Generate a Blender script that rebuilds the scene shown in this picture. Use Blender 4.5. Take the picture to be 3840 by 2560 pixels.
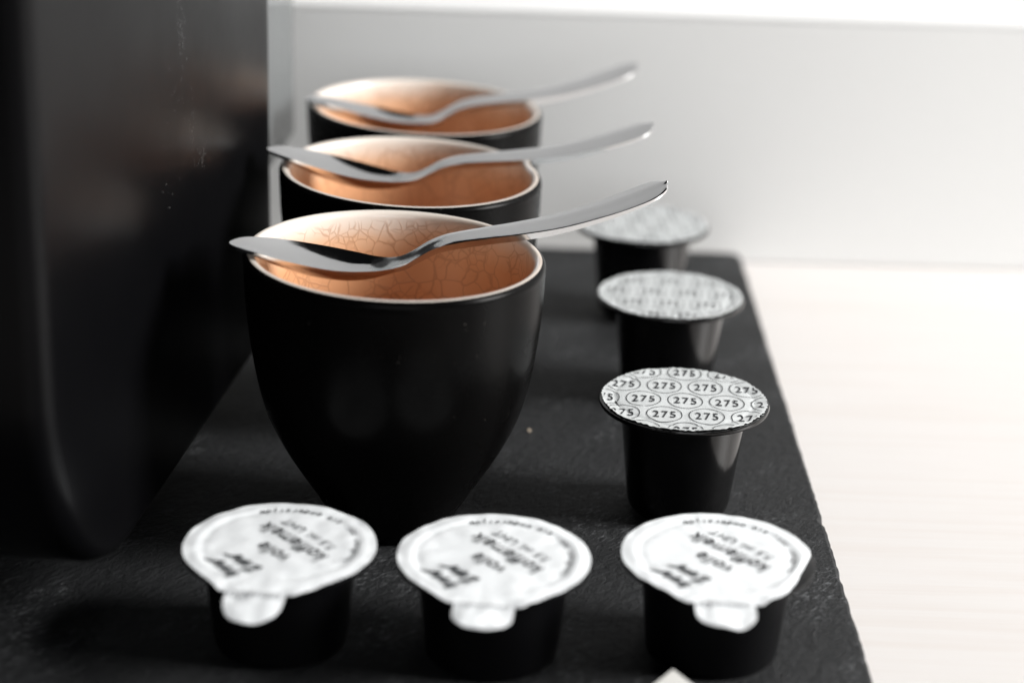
import bpy, bmesh, math, random
from mathutils import Vector, Matrix, noise

for o in list(bpy.data.objects):
    bpy.data.objects.remove(o, do_unlink=True)
S = bpy.context.scene
C = S.collection
MM = 0.001
R = math.radians

# ------------------------------------------------------------------ camera
cam = bpy.data.cameras.new('camera')
cam_o = bpy.data.objects.new('camera', cam)
C.objects.link(cam_o)
cam_o.location = (0, 0, 0.187)
cam_o.rotation_euler = (Matrix.Rotation(R(90 - 20.4), 3, 'X') @ Matrix.Rotation(R(1.8), 3, 'Z')).to_euler()
cam.lens = 70
cam.sensor_width = 36
cam.clip_start = 0.02
cam.clip_end = 20
cam.dof.use_dof = True
cam.dof.focus_distance = 0.421
cam.dof.aperture_fstop = 8.0
S.camera = cam_o
S.render.resolution_x = 1024
S.render.resolution_y = 682

# ------------------------------------------------------------------ light
w = bpy.data.worlds.new('World')
S.world = w
w.use_nodes = True
w.node_tree.nodes['Background'].inputs[0].default_value = (0.9, 0.95, 1.0, 1)
w.node_tree.nodes['Background'].inputs[1].default_value = 0.004


def area(name, loc, target, sx, sy, power, col):
    l = bpy.data.lights.new(name, 'AREA')
    l.shape = 'RECTANGLE'
    l.size, l.size_y = sx, sy
    l.energy = power
    l.color = col
    o = bpy.data.objects.new(name, l)
    C.objects.link(o)
    o.location = loc
    d = Vector(target) - Vector(loc)
    o.rotation_euler = d.to_track_quat('-Z', 'Y').to_euler()
    return o


area('window_light', (1.90, 0.24, 0.98), (0.0, 0.43, 0.03), 0.75, 0.85, 98, (1.0, 0.985, 0.965))

area('front_fill_light', (0.35, -2.6, 0.72), (0.0, 0.59, 0.03), 2.0, 1.0, 19, (0.97, 0.985, 1.0))  # added fill lamp behind the camera, lifts the splashback; stands for no known window

S.view_settings.view_transform = 'Standard'
S.view_settings.look = 'None'
S.view_settings.exposure = 0
S.view_settings.gamma = 1


# ------------------------------------------------------------------ materials
def mat(name, col=(.8, .8, .8), rough=.5, metal=0.0, spec=.5, coat=0.0, coat_rough=.1):
    m = bpy.data.materials.new(name)
    m.use_nodes = True
    b = m.node_tree.nodes['Principled BSDF']
    b.inputs['Base Color'].default_value = (*col, 1)
    b.inputs['Roughness'].default_value = rough
    b.inputs['Metallic'].default_value = metal
    b.inputs['Specular IOR Level'].default_value = spec
    b.inputs['Coat Weight'].default_value = coat
    b.inputs['Coat Roughness'].default_value = coat_rough
    return m


class NT:
    def __init__(s, m):
        s.t = m.node_tree
        s.b = s.t.nodes['Principled BSDF']

    def n(s, kind, **kw):
        nd = s.t.nodes.new(kind)
        for k, v in kw.items():
            if k.startswith('i_'):
                nd.inputs[k[2:].replace('_', ' ')].default_value = v
            else:
                setattr(nd, k, v)
        return nd

    def l(s, a, b):
        s.t.links.new(a, b)

    def ramp(s, src, stops):
        r = s.n('ShaderNodeValToRGB')
        e = r.color_ramp.elements
        while len(e) < len(stops):
            e.new(0.5)
        for el, (p, c) in zip(e, stops):
            el.position = p
            el.color = (*c, 1) if len(c) == 3 else c
        s.l(src, r.inputs['Fac'])
        return r.outputs['Color']

    def coord(s, scale=(1, 1, 1), rot=(0, 0, 0)):
        tc = s.n('ShaderNodeTexCoord')
        mp = s.n('ShaderNodeMapping')
        mp.inputs['Scale'].default_value = scale
        mp.inputs['Rotation'].default_value = rot
        s.l(tc.outputs['Object'], mp.inputs['Vector'])
        return mp.outputs['Vector']

    def grain(s, stretch, ang):
        tc = s.n('ShaderNodeTexCoord')
        mp = s.n('ShaderNodeMapping', vector_type='TEXTURE')
        mp.inputs['Scale'].default_value = (stretch, 1, 1)
        mp.inputs['Rotation'].default_value = (0, 0, ang)
        s.l(tc.outputs['Object'], mp.inputs['Vector'])
        return mp.outputs['Vector']

    def noise(s, vec, scale, detail=4, rough=.55, dist=0.0):
        nd = s.n('ShaderNodeTexNoise')
        nd.inputs['Scale'].default_value = scale
        nd.inputs['Detail'].default_value = detail
        nd.inputs['Roughness'].default_value = rough
        nd.inputs['Distortion'].default_value = dist
        s.l(vec, nd.inputs['Vector'])
        return nd.outputs['Fac']

    def bump(s, h, strength, dist, prev=None):
        nd = s.n('ShaderNodeBump')
        nd.inputs['Strength'].default_value = strength
        nd.inputs['Distance'].default_value = dist
        s.l(h, nd.inputs['Height'])
        if prev:
            s.l(prev, nd.inputs['Normal'])
        return nd.outputs['Normal']

    def math(s, op, a, b=None, clamp=False):
        nd = s.n('ShaderNodeMath', operation=op, use_clamp=clamp)
        for i, v in enumerate((a, b)):
            if v is None:
                continue
            if isinstance(v, (int, float)):
                nd.inputs[i].default_value = v
            else:
                s.l(v, nd.inputs[i])
        return nd.outputs[0]

    def mix(s, f, a, b, blend='MIX'):
        nd = s.n('ShaderNodeMix', data_type='RGBA', blend_type=blend)
        for i, v in ((0, f), (6, a), (7, b)):
            if isinstance(v, (int, float)):
                nd.inputs[i].default_value = v
            elif isinstance(v, tuple):
                nd.inputs[i].default_value = (*v, 1)
            else:
                s.l(v, nd.inputs[i])
        return nd.outputs[2]


def m_slate():
    m = mat('slate', (.04, .04, .04), .55, spec=.18)
    t = NT(m)
    v = t.grain(1.7, R(52))
    v2 = t.grain(2.4, R(46))
    big = t.noise(v, 28, 3)
    mid = t.noise(v, 380, 5, .62, .5)
    fine = t.noise(v2, 1150, 6, .7, .6)
    ridge = t.math('ABSOLUTE', t.math('SUBTRACT', t.noise(v2, 420, 4, .6, 1.0), .5))
    ridge = t.ramp(ridge, [(0, (1, 1, 1)), (.045, (0, 0, 0))])
    patch = t.ramp(t.noise(v, 60, 2), [(.48, (0, 0, 0)), (.70, (1, 1, 1))])
    fl = t.mix(1.0, ridge, patch, 'MULTIPLY')
    gate = t.ramp(fine, [(.46, (0, 0, 0)), (.64, (1, 1, 1))])
    fl = t.mix(1.0, fl, gate, 'MULTIPLY')
    base = t.ramp(big, [(.3, (.013, .0137, .0148)), (.7, (.020, .021, .0226))])
    base = t.mix(t.math('MULTIPLY', fine, .5), base, (.030, .0315, .0332))
    col = t.mix(fl, base, (.24, .25, .26))
    t.l(col, t.b.inputs['Base Color'])
    n = t.bump(mid, .55, .0014)
    n = t.bump(fine, .7, .0009, n)
    t.l(n, t.b.inputs['Normal'])
    return m


def m_table():
    m = mat('pale_wood', (.84, .80, .775), .42)
    t = NT(m)
    v = t.coord((1.0, 26, 1), (0, 0, R(-3)))
    g = t.noise(v, 9, 6, .6, .35)
    g2 = t.noise(t.coord((2.5, 120, 1), (0, 0, R(-3))), 12, 4, .6, .2)
    c = t.ramp(g, [(.35, (.725, .685, .66)), (.55, (.75, .722, .705)), (.75, (.735, .70, .68))])
    c = t.mix(t.ramp(g2, [(.55, (0, 0, 0)), (.75, (.18, .18, .18))]), c, (.66, .585, .54))
    t.l(c, t.b.inputs['Base Color'])
    t.l(t.bump(g2, .12, .0003), t.b.inputs['Normal'])
    return m


def m_paint(name, c, bump=.1):
    m = mat(name, c, .55)
    t = NT(m)
    v = t.coord()
    n = t.noise(v, 420, 3)
    b = t.noise(v, 6, 2)
    t.l(t.mix(b, tuple(x * .975 for x in c), c), t.b.inputs['Base Color'])
    t.l(t.bump(n, bump, .0004), t.b.inputs['Normal'])
    return m


def m_cup_out():
    m = mat('black_stoneware', (.0022, .0021, .0021), .26, spec=.05)
    t = NT(m)
    v = t.coord()
    n = t.noise(v, 700, 3)
    t.l(t.bump(n, .10, .0002), t.b.inputs['Normal'])
    t.l(t.ramp(t.noise(v, 90, 4), [(.3, (.22,) * 3), (.7, (.30,) * 3)]), t.b.inputs['Roughness'])
    sp = t.ramp(t.noise(v, 1600, 1), [(.80, (.0022, .0021, .0021)), (.84, (.12, .11, .10))])
    t.l(sp, t.b.inputs['Base Color'])
    return m


def m_cup_in():
    m = mat('crackle_glaze', (.6, .35, .2), .34, spec=.4, coat=.6, coat_rough=.04)
    t = NT(m)
    tc = t.n('ShaderNodeTexCoord')
    sep = t.n('ShaderNodeSeparateXYZ')
    t.l(tc.outputs['Object'], sep.inputs[0])
    v = t.coord()
    nz = t.n('ShaderNodeTexNoise')
    nz.inputs['Scale'].default_value = 120
    nz.inputs['Detail'].default_value = 3
    t.l(v, nz.inputs['Vector'])
    off = t.n('ShaderNodeVectorMath', operation='SCALE')
    t.l(nz.outputs['Color'], off.inputs[0])
    off.inputs['Scale'].default_value = .0042
    add = t.n('ShaderNodeVectorMath', operation='ADD')
    t.l(v, add.inputs[0])
    t.l(off.outputs[0], add.inputs[1])

    def crack(scale, wd):
        vo = t.n('ShaderNodeTexVoronoi', feature='DISTANCE_TO_EDGE')
        vo.inputs['Scale'].default_value = scale
        t.l(add.outputs[0], vo.inputs['Vector'])
        return t.ramp(vo.outputs['Distance'], [(0, (1, 1, 1)), (wd, (0, 0, 0))])
    a = crack(205, .05)
    b = crack(390, .07)
    sel = t.ramp(t.noise(v, 70, 2), [(.47, (0, 0, 0)), (.53, (1, 1, 1))])
    b = t.mix(1.0, b, sel, 'MULTIPLY')
    cr = t.mix(1.0, a, b, 'LIGHTEN')
    # the glaze thins to cream at the lip
    lip = t.math('MULTIPLY_ADD', sep.outputs['Z'], 1 / .010)
    lip.node.inputs[2].default_value = -(.061 - .0098) / .010
    wob = t.math('ADD', lip, t.math('MULTIPLY', t.math('SUBTRACT', t.noise(v, 55, 3), .5), .5))
    base = t.ramp(wob, [(0.0, (.68, .355, .185)), (.42, (.70, .44, .28)), (.72, (.72, .59, .49)), (.95, (.77, .70, .63))])
    no_lip = t.ramp(lip, [(.70, (1, 1, 1)), (.84, (0, 0, 0))])
    cr = t.mix(1.0, cr, no_lip, 'MULTIPLY')
    col = t.mix(t.math('MULTIPLY', cr, .5), base, (.36, .17, .08))
    t.l(col, t.b.inputs['Base Color'])
    t.l(t.bump(cr, .22, .00018), t.b.inputs['Normal'])
    return m


def m_steel():
    m = mat('polished_steel', (.76, .765, .77), .12, 1.0)
    t = NT(m)
    v = t.coord()
    t.l(t.ramp(t.noise(v, 160, 5), [(.3, (.07,) * 3), (.7, (.15,) * 3)]), t.b.inputs['Roughness'])
    n = t.noise(t.coord((.2, 1, 1)), 1500, 3)
    t.l(t.bump(n, .06, .0001), t.b.inputs['Normal'])
    return m


def m_foil():
    m = mat('silver_foil', (.5, .52, .525), .36, .25)
    t = NT(m)
    v = t.coord()
    n = t.noise(v, 90, 4, .6, .5)
    n2 = t.noise(v, 500, 3)
    t.l(t.bump(n2, .12, .0002, t.bump(n, .18, .0008)), t.b.inputs['Normal'])
    t.l(t.ramp(n, [(.35, (.70, .73, .735)), (.65, (.78, .81, .815))]), t.b.inputs['Base Color'])
    return m


def m_milk_lid():
    m = mat('white_foil', (.895, .925, .945), .40)
    t = NT(m)
    v = t.coord()
    n = t.noise(v, 120, 3, .6, .8)
    t.l(t.bump(n, .16, .0006), t.b.inputs['Normal'])
    return m


def m_machine():
    m = mat('piano_black', (.002, .002, .0024), .16, spec=.09)
    t = NT(m)
    v = t.coord()
    t.l(t.ramp(t.noise(v, 40, 4), [(.3, (.30,) * 3), (.7, (.36,) * 3)]), t.b.inputs['Roughness'])
    return m


def m_tank():
    m = mat('smoky_clear_plastic', (.20, .215, .22), .12)
    b = m.node_tree.nodes['Principled BSDF']
    b.inputs['Transmission Weight'].default_value = 0.0
    b.inputs['Alpha'].default_value = .5
    return m


M = {
    'slate': m_slate(), 'table': m_table(),
    'panel': m_paint('grey_white_paint', (.87, .875, .87)),
    'white': m_paint('white_paint', (.90, .90, .90)),
    'wall': m_paint('pale_grey_paint', (.68, .685, .69)),
    'cup_out': m_cup_out(), 'cup_in': m_cup_in(), 'steel': m_steel(),
    'black_plastic': mat('glossy_black_plastic', (.002, .002, .0022), .13, spec=.4),
    'foil': m_foil(), 'ink': mat('black_ink', (.02, .022, .026), .5),
    'milk_lid': m_milk_lid(), 'milk_body': mat('black_matt_plastic', (.0025, .0025, .003), .34, spec=.2),
    'soft_ink': mat('grey_ink', (.045, .05, .055), .6),
    'faint_ink': mat('pale_grey_ink', (.46, .47, .48), .6),
    'machine': m_machine(), 'machine_base': mat('matt_black', (.002, .002, .002), .6, spec=.1),
    'tank': m_tank(), 'paper': m_paint('white_paper', (.78, .77, .74), .3),
    'crumb': mat('biscuit_crumb', (.62, .52, .40), .8),
    'dust': mat('pale_dust', (.16, .16, .16), .9),
}


# ------------------------------------------------------------------ helpers
def mesh_obj(name, verts, faces, m, parent=None, smooth=True, angle=None):
    me = bpy.data.meshes.new(name)
    me.from_pydata([tuple(c * MM for c in v) for v in verts], [], faces)
    me.materials.append(m)
    if smooth:
        me.polygons.foreach_set('use_smooth', [True] * len(me.polygons))
        if angle:
            me.set_sharp_from_angle(angle=R(angle))
    me.update()
    o = bpy.data.objects.new(name, me)
    C.objects.link(o)
    if parent:
        o.parent = parent
    return o


def tag(o, label, cat, group=None):
    o['label'] = label
    o['category'] = cat
    if group:
        o['group'] = group
    return o


def thing(name, label, cat, loc, rz=0.0, group=None):
    o = bpy.data.objects.new(name, None)
    o.empty_display_size = .01
    C.objects.link(o)
    o.location = tuple(c * MM for c in loc)
    o.rotation_euler = (0, 0, rz)
    return tag(o, label, cat, group)


def lathe(prof, seg=96):
    """prof: list of (r, z); r == 0 makes a pole."""
    V, F, rows = [], [], []
    for r, z in prof:
        if r < 1e-6:
            rows.append([len(V)])
            V.append((0, 0, z))
        else:
            rows.append(list(range(len(V), len(V) + seg)))
            V += [(r * math.cos(2 * math.pi * i / seg), r * math.sin(2 * math.pi * i / seg), z) for i in range(seg)]
    for a, b in zip(rows, rows[1:]):
        for i in range(seg):
            j = (i + 1) % seg
            if len(a) == 1:
                F.append((a[0], b[j], b[i]))
            elif len(b) == 1:
                F.append((a[i], a[j], b[0]))
            else:
                F.append((a[i], a[j], b[j], b[i]))
    return V, F


def interp(tab, x):
    if x <= tab[0][0]:
        return tab[0][1]
    for i in range(len(tab) - 1):
        x0, y0 = tab[i]
        x1, y1 = tab[i + 1]
        if x <= x1:
            # monotone-ish cubic with finite-difference tangents
            h = x1 - x0
            d = (y1 - y0) / h
            m0 = d if i == 0 else (y1 - tab[i - 1][1]) / (x1 - tab[i - 1][0])
            m1 = d if i + 2 >= len(tab) else (tab[i + 2][1] - y0) / (tab[i + 2][0] - x0)
            u = (x - x0) / h
            return (2 * u**3 - 3 * u**2 + 1) * y0 + (u**3 - 2 * u**2 + u) * h * m0 + (-2 * u**3 + 3 * u**2) * y1 + (u**3 - u**2) * h * m1
    return tab[-1][1]


def text_tris(s, size, bold=0.0, space=1.0):
    """triangulated glyphs of a line of text, centred on x, baseline at y = 0 (mm)"""
    cu = bpy.data.curves.new('t', 'FONT')
    cu.body = s
    cu.size = 1.0
    cu.align_x = 'CENTER'
    cu.offset = bold
    cu.space_character = space
    cu.resolution_u = 3
    ob = bpy.data.objects.new('t', cu)
    C.objects.link(ob)
    dg = bpy.context.evaluated_depsgraph_get()
    me = bpy.data.meshes.new_from_object(ob.evaluated_get(dg))
    bm = bmesh.new()
    bm.from_mesh(me)
    bmesh.ops.triangulate(bm, faces=bm.faces[:])
    tr = [[(v.co.x * size, v.co.y * size) for v in f.verts] for f in bm.faces]
    bm.free()
    bpy.data.objects.remove(ob)
    bpy.data.curves.remove(cu)
    bpy.data.meshes.remove(me)
    return tr


def fit_text(s, width, height, bold=0.0, space=1.0):
    tr = text_tris(s, 1.0, bold, space)
    xs = [p[0] for t in tr for p in t]
    ys = [p[1] for t in tr for p in t]
    x0, x1, y0, y1 = min(xs), max(xs), min(ys), max(ys)
    k = width / (x1 - x0)
    ky = height / (y1 - y0) if height else k
    return [[((x - (x0 + x1) / 2) * k, (y - (y0 + y1) / 2) * ky) for x, y in t] for t in tr]


def ring_tris(rx, ry, wd, seg=40):
    out = []
    for i in range(seg):
        a, b = 2 * math.pi * i / seg, 2 * math.pi * (i + 1) / seg
        p = [((rx - wd) * math.cos(a), (ry - wd) * math.sin(a)), (rx * math.cos(a), ry * math.sin(a)),
             (rx * math.cos(b), ry * math.sin(b)), ((rx - wd) * math.cos(b), (ry - wd) * math.sin(b))]
        out.append(p)
    return out


def xf(polys, ang=0, dx=0, dy=0, sx=1, sy=1):
    c, s = math.cos(ang), math.sin(ang)
    return [[(c * x * sx - s * y * sy + dx, s * x * sx + c * y * sy + dy) for x, y in p] for p in polys]


def clip_circle(polys, rad, seg=72):
    edges = [(math.cos(2 * math.pi * (i + .5) / seg), math.sin(2 * math.pi * (i + .5) / seg)) for i in range(seg)]
    d0 = rad * math.cos(math.pi / seg)
    out = []
    for p in polys:
        if all(x * x + y * y < (d0 * .995)**2 for x, y in p):
            out.append(p)
            continue
        q = p
        for nx, ny in edges:
            if not q:
                break
            r = []
            for i in range(len(q)):
                a, b = q[i], q[(i + 1) % len(q)]
                da, db = a[0] * nx + a[1] * ny - d0, b[0] * nx + b[1] * ny - d0
                if da <= 0:
                    r.append(a)
                if (da < 0) != (db < 0) and abs(da - db) > 1e-9:
                    t = da / (da - db)
                    r.append((a[0] + t * (b[0] - a[0]), a[1] + t * (b[1] - a[1])))
            q = r
        if len(q) > 2:
            out.append(q)
    return out


def print_obj(name, polys, zf, m, parent):
    V, F = [], []
    for p in polys:
        ar = sum(p[i][0] * p[(i + 1) % len(p)][1] - p[(i + 1) % len(p)][0] * p[i][1] for i in range(len(p)))
        if ar < 0:
            p = p[::-1]
        F.append(tuple(range(len(V), len(V) + len(p))))
        V += [(x, y, zf(x, y)) for x, y in p]
    return mesh_obj(name, V, F, m, parent, smooth=False)


def stroke(pts, wd):
    """a tapering pen stroke through pts, as quads"""
    out = []
    n = 24
    tabx = [(i / (len(pts) - 1), p[0]) for i, p in enumerate(pts)]
    taby = [(i / (len(pts) - 1), p[1]) for i, p in enumerate(pts)]
    P = [Vector((interp(tabx, i / n), interp(taby, i / n))) for i in range(n + 1)]
    L = []
    for i, p in enumerate(P):
        d = (P[min(i + 1, n)] - P[max(i - 1, 0)]).normalized()
        h = wd * (.35 + .65 * math.sin(math.pi * i / n)) * .5
        L.append((p + Vector((-d.y, d.x)) * h, p - Vector((-d.y, d.x)) * h))
    for a, b in zip(L, L[1:]):
        out.append([tuple(a[0]), tuple(a[1]), tuple(b[1]), tuple(b[0])])
    return out


# ------------------------------------------------------------------ setting
def struct(o):
    o['kind'] = 'structure'
    return o


YAW = R(0.8)


def yaw_pt(x, y):  # point on the wall line: x mm along, y mm behind it
    return (71.3 + x * math.cos(YAW) - y * math.sin(YAW), 596.6 + x * math.sin(YAW) + y * math.cos(YAW))


def extr_quad(name, x0, x1, y0, y1, z0, z1, m, bev=0.0):
    bm = bmesh.new()
    vs = []
    for z in (z0, z1):
        for (a, b) in ((x0, y0), (x1, y0), (x1, y1), (x0, y1)):
            X, Y = yaw_pt(a, b)
            vs.append(bm.verts.new((X * MM, Y * MM, z * MM)))
    for f in ((3, 2, 1, 0), (4, 5, 6, 7), (0, 1, 5, 4), (1, 2, 6, 5), (2, 3, 7, 6), (3, 0, 4, 7)):
        bm.faces.new([vs[i] for i in f])
    if bev:
        bmesh.ops.bevel(bm, geom=bm.edges[:], offset=bev * MM, segments=3, affect='EDGES', profile=.5)
    me = bpy.data.meshes.new(name)
    bm.to_mesh(me)
    bm.free()
    me.materials.append(m)
    me.polygons.foreach_set('use_smooth', [True] * len(me.polygons))
    me.set_sharp_from_angle(angle=R(35))
    o = bpy.data.objects.new(name, me)
    C.objects.link(o)
    return struct(o)


extr_quad('table', -620, 720, -640, 60, -36, -6, M['table'])
extr_quad('splashback', -620, 720, 0, 12, -5.6, 69.9, M['panel'])
extr_quad('ledge', -620, 720, .2, 40, 69.92, 72.0, M['white'], .8)
extr_quad('wall', -620, 720, 40.2, 60, -5.6, 760, M['wall'])


# ------------------------------------------------------------------ slate board
def build_slate():
    rnd = random.Random(4)
    quad = [(-196, 205), (69.6, 205), (69.6, 588.2), (-196, 588.2)]
    outline = []
    for k in range(4):
        a, b = Vector(quad[k]), Vector(quad[(k + 1) % 4])
        n = int((b - a).length / 1.6)
        d = (b - a).normalized()
        nrm = Vector((d.y, -d.x))
        for i in range(n):
            p = a + (b - a) * i / n
            q = noise.noise(Vector((p.x * .035, p.y * .035, 3))) * .15 + noise.noise(Vector((p.x * .16, p.y * .16, 7))) * .2 + noise.noise(Vector((p.x * .5, p.y * .5, 9))) * .25
            if rnd.random() < .03:
                q -= .7
            if i == 0:
                pd = (a - Vector(quad[k - 1])).normalized()
                nc = (nrm + Vector((pd.y, -pd.x))).normalized()
                outline.append((a - nc * 1.1, nc))
            elif 2 < i < n - 2:
                outline.append((p + nrm * q, nrm))
    n = len(outline)
    V, F = [], []
    # layers: top sheet edge, chipped shoulder, split strata, underside
    for (ins, z) in ((.9, 0), (.25, -.35), (0.0, -.9), (-.25, -2.4), (.15, -3.1), (-.1, -4.6), (.5, -5.9)):
        for i, (p, nr) in enumerate(outline):
            j = .15 * noise.noise(Vector((p.x * .3, p.y * .3, z * 2 + 20)))
            zz = z + (.22 * noise.noise(Vector((p.x * .22, p.y * .22, z))) if -5 < z < -.1 else 0)
            V.append((p.x - nr.x * (ins + j), p.y - nr.y * (ins + j), zz))
    rows = 7
    for r in range(rows - 1):
        for i in range(n):
            j = (i + 1) % n
            a, b = r * n, (r + 1) * n
            F.append((a + i, b + i, b + j, a + j))
    V += [(-60, 400, 0), (-60, 400, -5.9)]
    for i in range(n):
        j = (i + 1) % n
        F.append((i, j, rows * n))
        F.append(((rows - 1) * n + j, (rows - 1) * n + i, rows * n + 1))
    o = mesh_obj('slate_board', V, F, M['slate'], smooth=False)
    tag(o, 'dark grey slate serving board with chipped edges lying on the pale table', 'board')


build_slate()


# ------------------------------------------------------------------ coffee machine
def build_machine():
    rz = R(-6)
    far = Vector((-60.6, 478))
    org = far - Vector((math.sin(R(6)), math.cos(R(6)))) * 168
    root = thing('coffee_machine', 'glossy black coffee machine with dusty side beside the cups', 'coffee machine', (org.x, org.y, 0), rz)
    # side outline (y along the face, z up), large round at the lower near corner
    L, H, r0, r1 = 168, 262, 46, 9
    out = []

    def arc(cy, cz, r, a0, a1, n):
        for i in range(n + 1):
            a = R(a0 + (a1 - a0) * i / n)
            out.append((cy + r * math.cos(a), cz + r * math.sin(a)))
    arc(r0, 10 + r0, r0, 180, 270, 14)
    arc(L - r1, 10 + r1, r1, 270, 360, 5)
    arc(L - 22, H - 22, 22, 0, 90, 8)
    arc(30, H - 30, 30, 90, 180, 9)
    bm = bmesh.new()
    W = 118
    a = [bm.verts.new((0, y * MM, z * MM)) for y, z in out]
    b = [bm.verts.new((-W * MM, y * MM, z * MM)) for y, z in out]
    n = len(out)
    fa = bm.faces.new(a)
    fb = bm.faces.new(b[::-1])
    for i in range(n):
        j = (i + 1) % n
        bm.faces.new((a[j], a[i], b[i], b[j]))
    bmesh.ops.recalc_face_normals(bm, faces=bm.faces[:])
    edges = [e for e in bm.edges if any(f in (fa, fb) for f in e.link_faces)]
    bmesh.ops.bevel(bm, geom=edges, offset=4.5 * MM, segments=5, affect='EDGES', profile=.5)
    me = bpy.data.meshes.new('body')
    bm.to_mesh(me)
    bm.free()
    me.materials.append(M['machine'])
    me.polygons.foreach_set('use_smooth', [True] * len(me.polygons))
    me.set_sharp_from_angle(angle=R(30))
    body = bpy.data.objects.new('body', me)
    C.objects.link(body)
    body.parent = root
    # plinth
    bm = bmesh.new()
    vs = []
    for z in (0.05, 11.5):
        for x, y in ((-34, 56), (-34, 150), (-100, 150), (-100, 56)):
            vs.append(bm.verts.new((x * MM, y * MM, z * MM)))
    for f in ((3, 2, 1, 0), (4, 5, 6, 7), (0, 1, 5, 4), (1, 2, 6, 5), (2, 3, 7, 6), (3, 0, 4, 7)):
        bm.faces.new([vs[i] for i in f])
    bmesh.ops.recalc_face_normals(bm, faces=bm.faces[:])
    bmesh.ops.bevel(bm, geom=[e for e in bm.edges if abs(e.verts[0].co.z - e.verts[1].co.z) > .001], offset=8 * MM, segments=4, affect='EDGES')
    me = bpy.data.meshes.new('plinth')
    bm.to_mesh(me)
    bm.free()
    me.materials.append(M['machine_base'])
    p = bpy.data.objects.new('plinth', me)
    C.objects.link(p)
    p.parent = root
    # water tank hung on the back
    bm = bmesh.new()
    vs = []
    for z in (44, 240):
        for x, y in ((-5, 168.6), (-8, 230), (-104, 230), (-104, 168.6)):
            vs.append(bm.verts.new((x * MM, y * MM, z * MM)))
    for f in ((3, 2, 1, 0), (4, 5, 6, 7), (0, 1, 5, 4), (1, 2, 6, 5), (2, 3, 7, 6), (3, 0, 4, 7)):
        bm.faces.new([vs[i] for i in f])
    bmesh.ops.recalc_face_normals(bm, faces=bm.faces[:])
    bmesh.ops.bevel(bm, geom=bm.edges[:], offset=3 * MM, segments=3, affect='EDGES')
    me = bpy.data.meshes.new('water_tank')
    bm.to_mesh(me)
    bm.free()
    me.materials.append(M['tank'])
    me.polygons.foreach_set('use_smooth', [True] * len(me.polygons))
    me.set_sharp_from_angle(angle=R(35))
    tk = bpy.data.objects.new('water_tank', me)
    C.objects.link(tk)
    tk.parent = root
    tk['label'] = 'clear grey water tank at the back'
    # dust and lint sticking to the side panel
    rnd = random.Random(11)
    V, F = [], []

    def fibre(y, z, ln, wd):
        a = rnd.uniform(0, 6.28)
        k = rnd.uniform(-1.6, 1.6)
        px, pz = y, z
        prev = None
        for i in range(6):
            nx, nz = -math.sin(a), math.cos(a)
            t = wd * (1 - abs(i - 2.5) / 3.2)
            q = [len(V), len(V) + 1]
            x = .06 + .10 * math.sin(i * .6)
            V.append((x, px + nx * t, pz + nz * t))
            V.append((x, px - nx * t, pz - nz * t))
            if prev:
                F.append((prev[0], prev[1], q[1], q[0]))
            prev = q
            px += math.cos(a) * ln / 5
            pz += math.sin(a) * ln / 5
            a += k / 5
    for (n, y0, z0, sy, sz) in ((70, 88, 104, 2.6, 7.0), (26, 95, 83, 1.8, 6.0), (26, 102, 74, 3.5, 2.6), (14, 84, 88, 8, 8), (8, 76, 76, 10, 9)):
        for i in range(n):
            y, z = rnd.gauss(y0, sy * .6), rnd.gauss(z0, sz * .6)
            if rnd.random() < .7:
                fibre(y, z, rnd.uniform(.3, 1.5), rnd.uniform(.025, .05))
            else:
                fibre(y, z, rnd.uniform(.15, .3), rnd.uniform(.06, .11))
    d = mesh_obj('dust', V, F, M['dust'], body, smooth=False)
    d['kind'] = 'stuff'


build_machine()

# ------------------------------------------------------------------ cups
CUP_H = 61.0
OUT = [(0, 11.6), (1.0, 12.2), (3, 13.4), (8, 16.2), (13, 19.4), (19, 23.0), (26, 26.3), (33, 28.3), (42, 29.8), (51, 30.7), (58.6, 31.0)]


def build_cup(x, y, label, rz):
    root = thing('coffee_cup', label, 'cup', (x, y, 0), rz, 'black cups in a row on the slate')
    cr_, sr_ = math.cos(rz), math.sin(rz)

    def lean(V):      # hand-thrown: the rim drops a little to one side and is not quite round
        out = []
        for (a, b, c) in V:
            k = 1 + .006 * (c / CUP_H) * math.sin(2 * math.atan2(b, a) + rz)
            out.append((a * k, b * k, c - .032 * (a * cr_ - b * sr_) * (c / CUP_H)**2))
        return out
    prof = [(0, .9), (9.6, .8), (10.4, .1), (11.3, .05)]
    z = .5
    while z < 58.6:
        prof.append((interp(OUT, z), z))
        z += 1.6
    rc, zc, rr = 29.75, 59.55, 1.3
    for a in range(-15, 81, 12):
        prof.append((rc + rr * math.cos(R(a)), zc + rr * 1.1 * math.sin(R(a))))
    V, F = lathe(prof, 128)
    mesh_obj('body', lean(V), F, M['cup_out'], root)
    top = prof[-1]
    prof = [top]
    for a in range(92, 186, 12):
        prof.append((rc + rr * math.cos(R(a)), zc + rr * 1.1 * math.sin(R(a))))
    z = 57.5
    while z > 8:
        prof.append((interp(OUT, z) - 2.75 - .02 * (58 - z), z))
        z -= 1.6
    r = prof[-1][0]
    for k in range(1, 7):
        prof.append((r * (1 - k / 6), 8 - 3.0 * math.sin(k / 6 * math.pi / 2)))
    V, F = lathe(prof, 128)
    o = mesh_obj('glaze_lining', lean(V), F, M['cup_in'], root)
    o['label'] = 'peach crackle glaze inside with cream lip'
    return root


build_cup(-24.5, 389.0, 'black stoneware cup with crackled peach glaze, behind the milk pots', 0.0)
build_cup(-25.0, 452.3, 'black cup standing in the middle of the row of three', 1.9)
build_cup(-25.0, 515.8, 'black cup closest to the pale splashback', 3.6)

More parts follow.
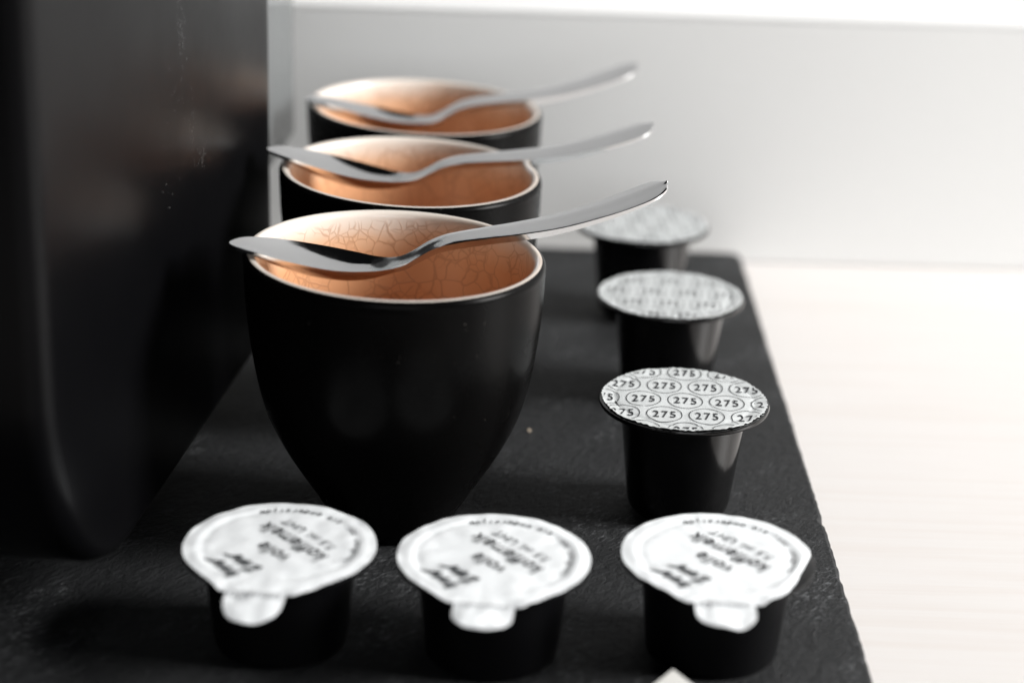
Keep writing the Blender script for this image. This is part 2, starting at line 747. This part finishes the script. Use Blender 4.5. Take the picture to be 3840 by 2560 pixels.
# ------------------------------------------------------------------ spoons
SP_W = [(0, 0), (.35, 1.25), (1, 2.2), (3, 4.3), (7, 6.7), (12, 8.3), (18, 8.9), (23, 8.2), (28, 6.4), (31.5, 4.6), (34.5, 3.3), (38, 2.35), (42, 2.2), (48, 2.3), (60, 2.75), (75, 3.3), (86, 3.6), (90.3, 3.3), (92.2, 2.4), (93.15, 1.35), (93.5, 0)]
SP_Z = [(0, 2.5), (4, 1.95), (8, 1.0), (14, -.5), (20, -1.9), (27, -3.2), (32, -3.9), (35.5, -3.7), (38.5, -2.4), (42, -.6), (46, .45), (53, 1.2), (61, 1.85), (70, 3.0), (80, 5.3), (87, 7.4), (93.5, 9.8)]
SP_D = [(0, .15), (3, .8), (7, 1.9), (13, 3.0), (19, 3.4), (25, 3.15), (30, 2.1), (33.5, .8), (37, .15), (40, 0), (94, 0)]


def spoon_meshes():
    stat = []
    s = 0.0
    stat = [0, .12, .35, .7, 1.2, 2]
    while stat[-1] < 90:
        stat.append(stat[-1] + .9)
    stat += [90.8, 91.5, 92.1, 92.6, 93.0, 93.3, 93.5]
    NT_ = 20
    V, F, key = [], [], []
    ring = 2 * (NT_ + 1)
    for s in stat:
        hw = max(interp(SP_W, s), .02)
        z0 = interp(SP_Z, s)
        d = max(interp(SP_D, s), 0)
        th = .75 + .6 * min(max((s - 30) / 10, 0), 1) - .75 * min(max((s - 66) / 27, 0), 1)
        top, bot = [], []
        hand = min(max((s - 38) / 8, 0), 1)
        for i in range(NT_ + 1):
            t = -1 + 2 * i / NT_
            z = z0 - d * (1 - abs(t)**2.2)
            # handle: soft crown with a low ridge running along it
            z += hand * (.42 * (1 - t * t) + .20 * max(0, 1 - abs(t - .18) / .5))
            z += hand * t * hw * .20                     # handle rolls slightly towards one side
            e = .02 * max(0, (abs(t) - .9) / .1)**2      # rolled edge
            top.append((s, t * hw, z - e))
            bot.append((s, t * hw * .97, z - th + e * .6 - hand * .10 * (1 - t * t)))
        V += top + bot[::-1]
    for r in range(len(stat) - 1):
        for k in range(ring):
            k2 = (k + 1) % ring
            F.append((r * ring + k, r * ring + k2, (r + 1) * ring + k2, (r + 1) * ring + k))
            key.append(stat[r] >= 37.0)
    # end caps
    for r, kk in ((0, False), (len(stat) - 1, True)):
        f = tuple(range(r * ring, (r + 1) * ring))
        F.append(f if not kk else f[::-1])
        key.append(kk)
    me = bpy.data.meshes.new('spoon_full')
    me.from_pydata([tuple(c * MM for c in v) for v in V], [], F)
    bm = bmesh.new()
    bm.from_mesh(me)
    bmesh.ops.recalc_face_normals(bm, faces=bm.faces[:])
    bm.to_mesh(me)
    bm.free()
    me.polygons.foreach_set('use_smooth', [True] * len(me.polygons))
    me.set_sharp_from_angle(angle=R(48))
    me.update()
    cn = [tuple(c.vector) for c in me.corner_normals]
    res = []
    for want, nm in ((False, 'bowl'), (True, 'handle')):
        idx, vv, ff, nn = {}, [], [], []
        for p in me.polygons:
            if key[p.index] != want:
                continue
            f = []
            for li in p.loop_indices:
                vi = me.loops[li].vertex_index
                if vi not in idx:
                    idx[vi] = len(vv)
                    vv.append(tuple(me.vertices[vi].co))
                f.append(idx[vi])
                nn.append(cn[li])
            ff.append(f)
        m2 = bpy.data.meshes.new(nm)
        m2.from_pydata(vv, [], ff)
        m2.polygons.foreach_set('use_smooth', [True] * len(m2.polygons))
        m2.normals_split_custom_set(nn)
        m2.materials.append(M['steel'])
        m2.update()
        res.append((nm, m2))
    bpy.data.meshes.remove(me)
    return res


SPOON = spoon_meshes()


def place_spoon(x, y, rz, label, tilt=0.0, dz=0.0):
    root = thing('teaspoon', label, 'spoon', (x, y, CUP_H + dz), rz, 'steel spoons laid across the cups')
    root.rotation_euler = (0, tilt, rz)
    for nm, me in SPOON:
        o = bpy.data.objects.new(nm, me)
        C.objects.link(o)
        o.parent = root
    return root


place_spoon(-57.6, 382.6, R(16.5), 'polished steel teaspoon across the cup behind the milk pots', R(-.3), .5)
place_spoon(-58.9, 452.2, R(12.5), 'polished steel teaspoon across the middle cup of the row', R(2.3), 1.5)
place_spoon(-55.6, 505.6, R(21), 'polished steel teaspoon across the cup closest to the splashback', R(2.0), 1.0)


# ------------------------------------------------------------------ coffee capsules
def capsule_print(ang, ox, oy):
    txt = fit_text('275', 4.9, 3.7, .012, 1.22)
    rg = ring_tris(3.85, 4.35, .20)
    polys = []
    for r in range(-4, 5):
        for c in range(-4, 5):
            x = ox + (c + (.5 if r % 2 else 0)) * 9.0
            y = oy + r * 8.25
            q = xf(txt + rg, 0, x, y)
            polys += xf(q, ang)
    return clip_circle(polys, 17.4)


def foil_z(seed):
    def f(x, y):
        r = math.hypot(x, y)
        z = 26.15 + .18 * noise.noise(Vector((x * .16, y * .16, seed))) + .10 * noise.noise(Vector((x * .45, y * .45, seed + 5)))
        z -= .22 * math.exp(-((r - 15.2) / .5)**2)
        if r > 16.2:
            z += (.10 * noise.noise(Vector((x * .9, y * .9, seed + 9))))
        return z
    return f


def build_capsule(x, y, seed, ang, ox, oy, label):
    root = thing('coffee_capsule', label, 'capsule', (x, y, 0), 0, 'coffee capsules standing along the slate edge')
    prof = [(0, 1.2), (6.0, 1.2), (6.6, .1), (8.8, .05), (10.0, .5), (10.9, 1.6), (11.35, 3.2), (13.6, 23.0), (13.75, 24.2), (13.9, 24.55),
            (17.9, 24.7), (18.35, 24.9), (18.5, 25.3), (18.35, 25.75), (17.9, 25.9), (0, 25.8)]
    dense = []
    for (r0, z0), (r1, z1) in zip(prof, prof[1:]):
        k = 8 if (r0, z0) == (11.35, 3.2) else 1
        for i in range(k):
            dense.append((r0 + (r1 - r0) * i / k, z0 + (z1 - z0) * i / k))
    dense.append(prof[-1])
    V, F = lathe(dense, 96)
    mesh_obj('body', V, F, M['black_plastic'], root, angle=50)
    zf = foil_z(seed)
    rnd = random.Random(seed)
    seg, rad = 150, [0, 3, 6, 9, 12, 14, 14.8, 15.2, 15.6, 16.3, 17.1, 17.85]
    V, F = [(0, 0, zf(0, 0))], []
    for k, r in enumerate(rad[1:]):
        for i in range(seg):
            a = 2 * math.pi * i / seg
            rr = r
            z = 0
            if k == len(rad) - 2:
                rr += (.12 if i % 2 else -.10) + rnd.uniform(-.12, .12) + .25 * noise.noise(Vector((math.cos(a) * 2, math.sin(a) * 2, seed)))
                z = rnd.uniform(-.02, .18)
            V.append((rr * math.cos(a), rr * math.sin(a), zf(rr * math.cos(a), rr * math.sin(a)) + z))
    for i in range(seg):
        F.append((0, 1 + i, 1 + (i + 1) % seg))
    for k in range(len(rad) - 2):
        for i in range(seg):
            j = (i + 1) % seg
            a, b = 1 + k * seg, 1 + (k + 1) * seg
            F.append((a + i, b + i, b + j, a + j))
    n0 = len(V)                       # thin turned-down skirt so the foil has an edge
    last = 1 + (len(rad) - 2) * seg
    for i in range(seg):
        v = V[last + i]
        V.append((v[0], v[1], v[2] - .12))
    for i in range(seg):
        j = (i + 1) % seg
        F.append((last + i, n0 + i, n0 + j, last + j))
    lid = mesh_obj('foil_lid', V, F, M['foil'], root, angle=40)
    print_obj('print', capsule_print(ang, ox, oy), lambda px, py: zf(px, py) + .10, M['ink'], lid)


build_capsule(37.7, 400.6, 1, R(-3.5), .2, -1.5, 'black coffee capsule with 275 foil lid, behind the milk pots')
build_capsule(39.1, 469.8, 2, R(-4), 4.2, 1.0, 'black coffee capsule with foil lid, between two other capsules')
build_capsule(35.2, 530.0, 3, R(9), -1.5, 2.2, 'black coffee capsule with foil lid, closest to the splashback')


# ------------------------------------------------------------------ milk pots
LOGO = [  # brush-lettered emblem, two rows of swashes
    ([(-4.6, 1.2), (-3.9, 3.6), (-3.4, 1.0), (-3.2, 3.2), (-2.4, 1.2)], .75),
    ([(-2.6, 1.4), (-1.6, 2.9), (-1.0, 1.2), (-.2, 2.8), (.5, 1.3)], .8),
    ([(.3, 1.3), (1.4, 3.0), (2.0, 1.2), (3.4, 2.6), (5.6, 3.4)], .9),
    ([(-4.9, -1.2), (-3.0, -.2), (-4.4, -3.2), (-2.2, -2.6)], .8),
    ([(-2.2, -2.4), (-1.2, -1.2), (-.9, -2.8), (.4, -1.1), (.6, -2.9)], 1.0),
    ([(.6, -2.8), (1.7, -1.2), (2.3, -2.6), (3.3, -1.0), (4.9, -.4)], .9),
]


TAB_TIP = 28.6


def milk_outline(a, tip=TAB_TIP):
    """lid radius at angle a from the tab axis (radians)"""
    a = abs((a + math.pi) % (2 * math.pi) - math.pi)
    d = math.degrees(a)
    Rr, hw = 18.1, 5.4
    cy = tip - hw
    at = 20 + math.degrees(math.acos(Rr / 20.2))
    if d >= at:
        return Rr
    line = Rr / math.cos(R(at - d))
    if d > 23.5:
        return line
    aj = math.asin(hw / 19.7)                       # notch where tab and lid meet
    if a > aj:
        u = (d - math.degrees(aj)) / (23.5 - math.degrees(aj))
        end = Rr / math.cos(R(at - 23.5))
        return 19.7 + (end - 19.7) * u + .6 * math.sin(math.pi * min(1, u**.75))
    ca, sa = math.cos(a), math.sin(a)
    if sa > 1e-6 and hw / sa * ca <= cy:
        return hw / sa
    b = cy * ca
    return b + math.sqrt(max(b * b - cy * cy + hw * hw, 0))


ANGLES = []
_d = -180.0
while _d < 180:
    ANGLES.append(R(_d))
    _d += .35 if 13 < abs(_d) < 24.5 else (1.1 if abs(_d) <= 13 else 2.4)


def build_milk(x, y, seed, tab_ang, txt_ang, label, fold=0.0, side_fold=0.0, tip=28.6):
    root = thing('milk_pot', label, 'milk pot', (x, y, 0), 0, 'single-serve milk pots in a row on the slate')
    prof = [(0, .9), (10.0, .9), (10.8, .1), (11.6, .05), (12.3, .5), (12.6, 1.3), (14.0, 15.5), (14.6, 16.6), (14.8, 18.2), (15.2, 18.6), (17.9, 18.75), (18.25, 19.0), (18.3, 19.35), (18.0, 19.6), (0, 19.5)]
    V, F = lathe(prof, 96)
    mesh_obj('body', V, F, M['milk_body'], root, angle=50)

    sf = R(-22)  # where the side of the lid may be folded down

    def zf(px, py):
        r = math.hypot(px, py)
        z = 19.95 + .16 * noise.noise(Vector((px * .14, py * .14, seed * 3.1))) + .16 * noise.noise(Vector((px * .33, py * .33, seed * 2.3 + 4)))
        t = px * math.cos(tab_ang) + py * math.sin(tab_ang)
        t2 = -px * math.sin(tab_ang) + py * math.cos(tab_ang)
        em = min(max((17.5 - t) / 5, 0), 1)          # the seal ring fades out under the tab
        z += em * (.12 * math.exp(-((r - 16.0) / .8)**2) - .10 * math.exp(-((r - 14.3) / .6)**2))
        if t > 17:
            z -= fold * (t - 17)**1.5 * .10
            z += .016 * (t - 17) * math.sin(t2 * .5 + seed)
        if side_fold:
            u = px * math.cos(sf) + py * math.sin(sf) - 15.2
            if u > 0:
                z -= side_fold * u * .55
        if r > 17:
            z += .20 * min(r - 17, 1.6) * noise.noise(Vector((px * .3, py * .3, seed + 12)))
        return z
    seg = len(ANGLES)
    fr = [0, .1, .2, .3, .4, .5, .58, .65, .70, .735, .76, .785, .81, .835, .855, .875, .90, .925, .95, .975, 1.0]
    V, F = [(0, 0, zf(0, 0))], []
    for f in fr[1:]:
        for i in range(seg):
            # denser angles near the tab
            a = ANGLES[i]
            r = milk_outline(a, tip) * f
            if f > .85:
                r += f * .10 * noise.noise(Vector((math.cos(a) * 3, math.sin(a) * 3, seed)))
            px, py = r * math.cos(a + tab_ang), r * math.sin(a + tab_ang)
            if side_fold:
                uu = px * math.cos(sf) + py * math.sin(sf) - 15.2
                if uu > 0:
                    px -= math.cos(sf) * uu * .35
                    py -= math.sin(sf) * uu * .35
            V.append((px, py, zf(px, py)))
    for i in range(seg):
        F.append((0, 1 + i, 1 + (i + 1) % seg))
    for k in range(len(fr) - 2):
        for i in range(seg):
            j = (i + 1) % seg
            a, b = 1 + k * seg, 1 + (k + 1) * seg
            F.append((a + i, b + i, b + j, a + j))
    n0, last = len(V), 1 + (len(fr) - 2) * seg
    for i in range(seg):
        v = V[last + i]
        V.append((v[0], v[1], v[2] - .14))
    for i in range(seg):
        j = (i + 1) % seg
        F.append((last + i, n0 + i, n0 + j, last + j))
    lid = mesh_obj('peel_lid', V, F, M['milk_lid'], root, angle=45)
    # printing, in label space (x = reading direction, y = up), then turned
    polys = xf(fit_text('volle', 8.4, 3.4, .006), 0, -1.8, 3.0)
    polys += xf(fit_text('koffiemelk', 18.8, 3.6, .006), 0, -.4, -2.4)
    ring = []
    s = 'houdbaar tot: zie onderzijde'
    step = R(4.95)
    for i, ch in enumerate(s):
        if ch == ' ':
            continue
        a = -math.pi / 2 + (i - (len(s) - 1) / 2) * step
        ring += xf(text_tris(ch, 2.1, .012), a + math.pi / 2, 15.0 * math.cos(a), 15.0 * math.sin(a))
    small = xf(fit_text('7,5 ml. UHT', 15.2, 2.3, .006), 0, -.1, -6.9)
    logo = []
    for pts, wd in LOGO:
        logo += xf(stroke(pts, wd), R(-6), -1.4, 11.3, .95, 1.0)
    up = lambda px, py: zf(px, py) + .17
    print_obj('print', xf(polys + ring, txt_ang), up, M['ink'], lid)
    print_obj('emblem', xf(logo, txt_ang), up, M['soft_ink'], lid)
    print_obj('small_print', xf(small, txt_ang), up, M['soft_ink'], lid)
    op = xf(text_tris('openen', 3.2, .01), tab_ang - math.pi / 2 + math.pi, 20.6 * math.cos(tab_ang), 20.6 * math.sin(tab_ang))
    print_obj('tab_print', op, up, M['faint_ink'], lid)


build_milk(-42.3, 336.3, 1, R(-96), R(133), 'milk pot with white lid whose tab bends down, nearest the coffee machine', fold=.8, tip=26.8)
build_milk(-2.1, 334.3, 2, R(-94), R(131), 'milk pot with white lid, between two other milk pots')
build_milk(39.9, 337.6, 3, R(-91), R(133), 'milk pot with white lid creased at one side, near the slate edge', side_fold=1.0)


# ------------------------------------------------------------------ small things
def build_sachet():
    n = 14
    V, F = [], []
    L = 44.0
    for side in (1, -1):
        for i in range(n + 1):
            for j in range(n + 1):
                u, v = i / n, j / n
                puff = 1.9 * (math.sin(math.pi * min(max((u - .06) / .88, 0), 1)) * math.sin(math.pi * min(max((v - .06) / .88, 0), 1)))**.6
                puff *= 1 + .15 * noise.noise(Vector((u * 5, v * 5, side)))
                lift = 4.6 * max(0, 1 - (u + v) / .7)**1.6
                V.append((-u * L, -v * L, 2.15 + side * (puff + .06) + lift))
    m = (n + 1)**2
    for k in (0, 1):
        for i in range(n):
            for j in range(n):
                a = k * m + i * (n + 1) + j
                f = (a, a + n + 1, a + n + 2, a + 1)
                F.append(f if k == 0 else f[::-1])
    rim = [i * (n + 1) for i in range(n)] + [n * (n + 1) + j for j in range(n)] + [i * (n + 1) + n for i in range(n, 0, -1)] + [j for j in range(n, 0, -1)]
    for a, b in zip(rim, rim[1:] + rim[:1]):
        F.append((a, b, b + m, a + m))
    o = mesh_obj('sugar_sachet', V, F, M['paper'], angle=60)
    o.location = (31.0 * MM, 317.4 * MM, 0)
    o.rotation_euler = (0, 0, R(45))
    tag(o, 'corner of a white paper sachet in front of the milk pots', 'sachet')


build_sachet()


def build_crumb():
    bm = bmesh.new()
    bmesh.ops.create_icosphere(bm, subdivisions=2, radius=.42 * MM)
    for v in bm.verts:
        v.co *= 1 + .35 * noise.noise(v.co * 3000)
        v.co.z = v.co.z * .8 + .3 * MM
    me = bpy.data.meshes.new('crumb')
    bm.to_mesh(me)
    bm.free()
    me.materials.append(M['crumb'])
    o = bpy.data.objects.new('crumb', me)
    C.objects.link(o)
    o.location = (4.8 * MM, 441.2 * MM, 0)
    tag(o, 'tiny cream crumb lying on the slate beside the cups', 'crumb')


build_crumb()
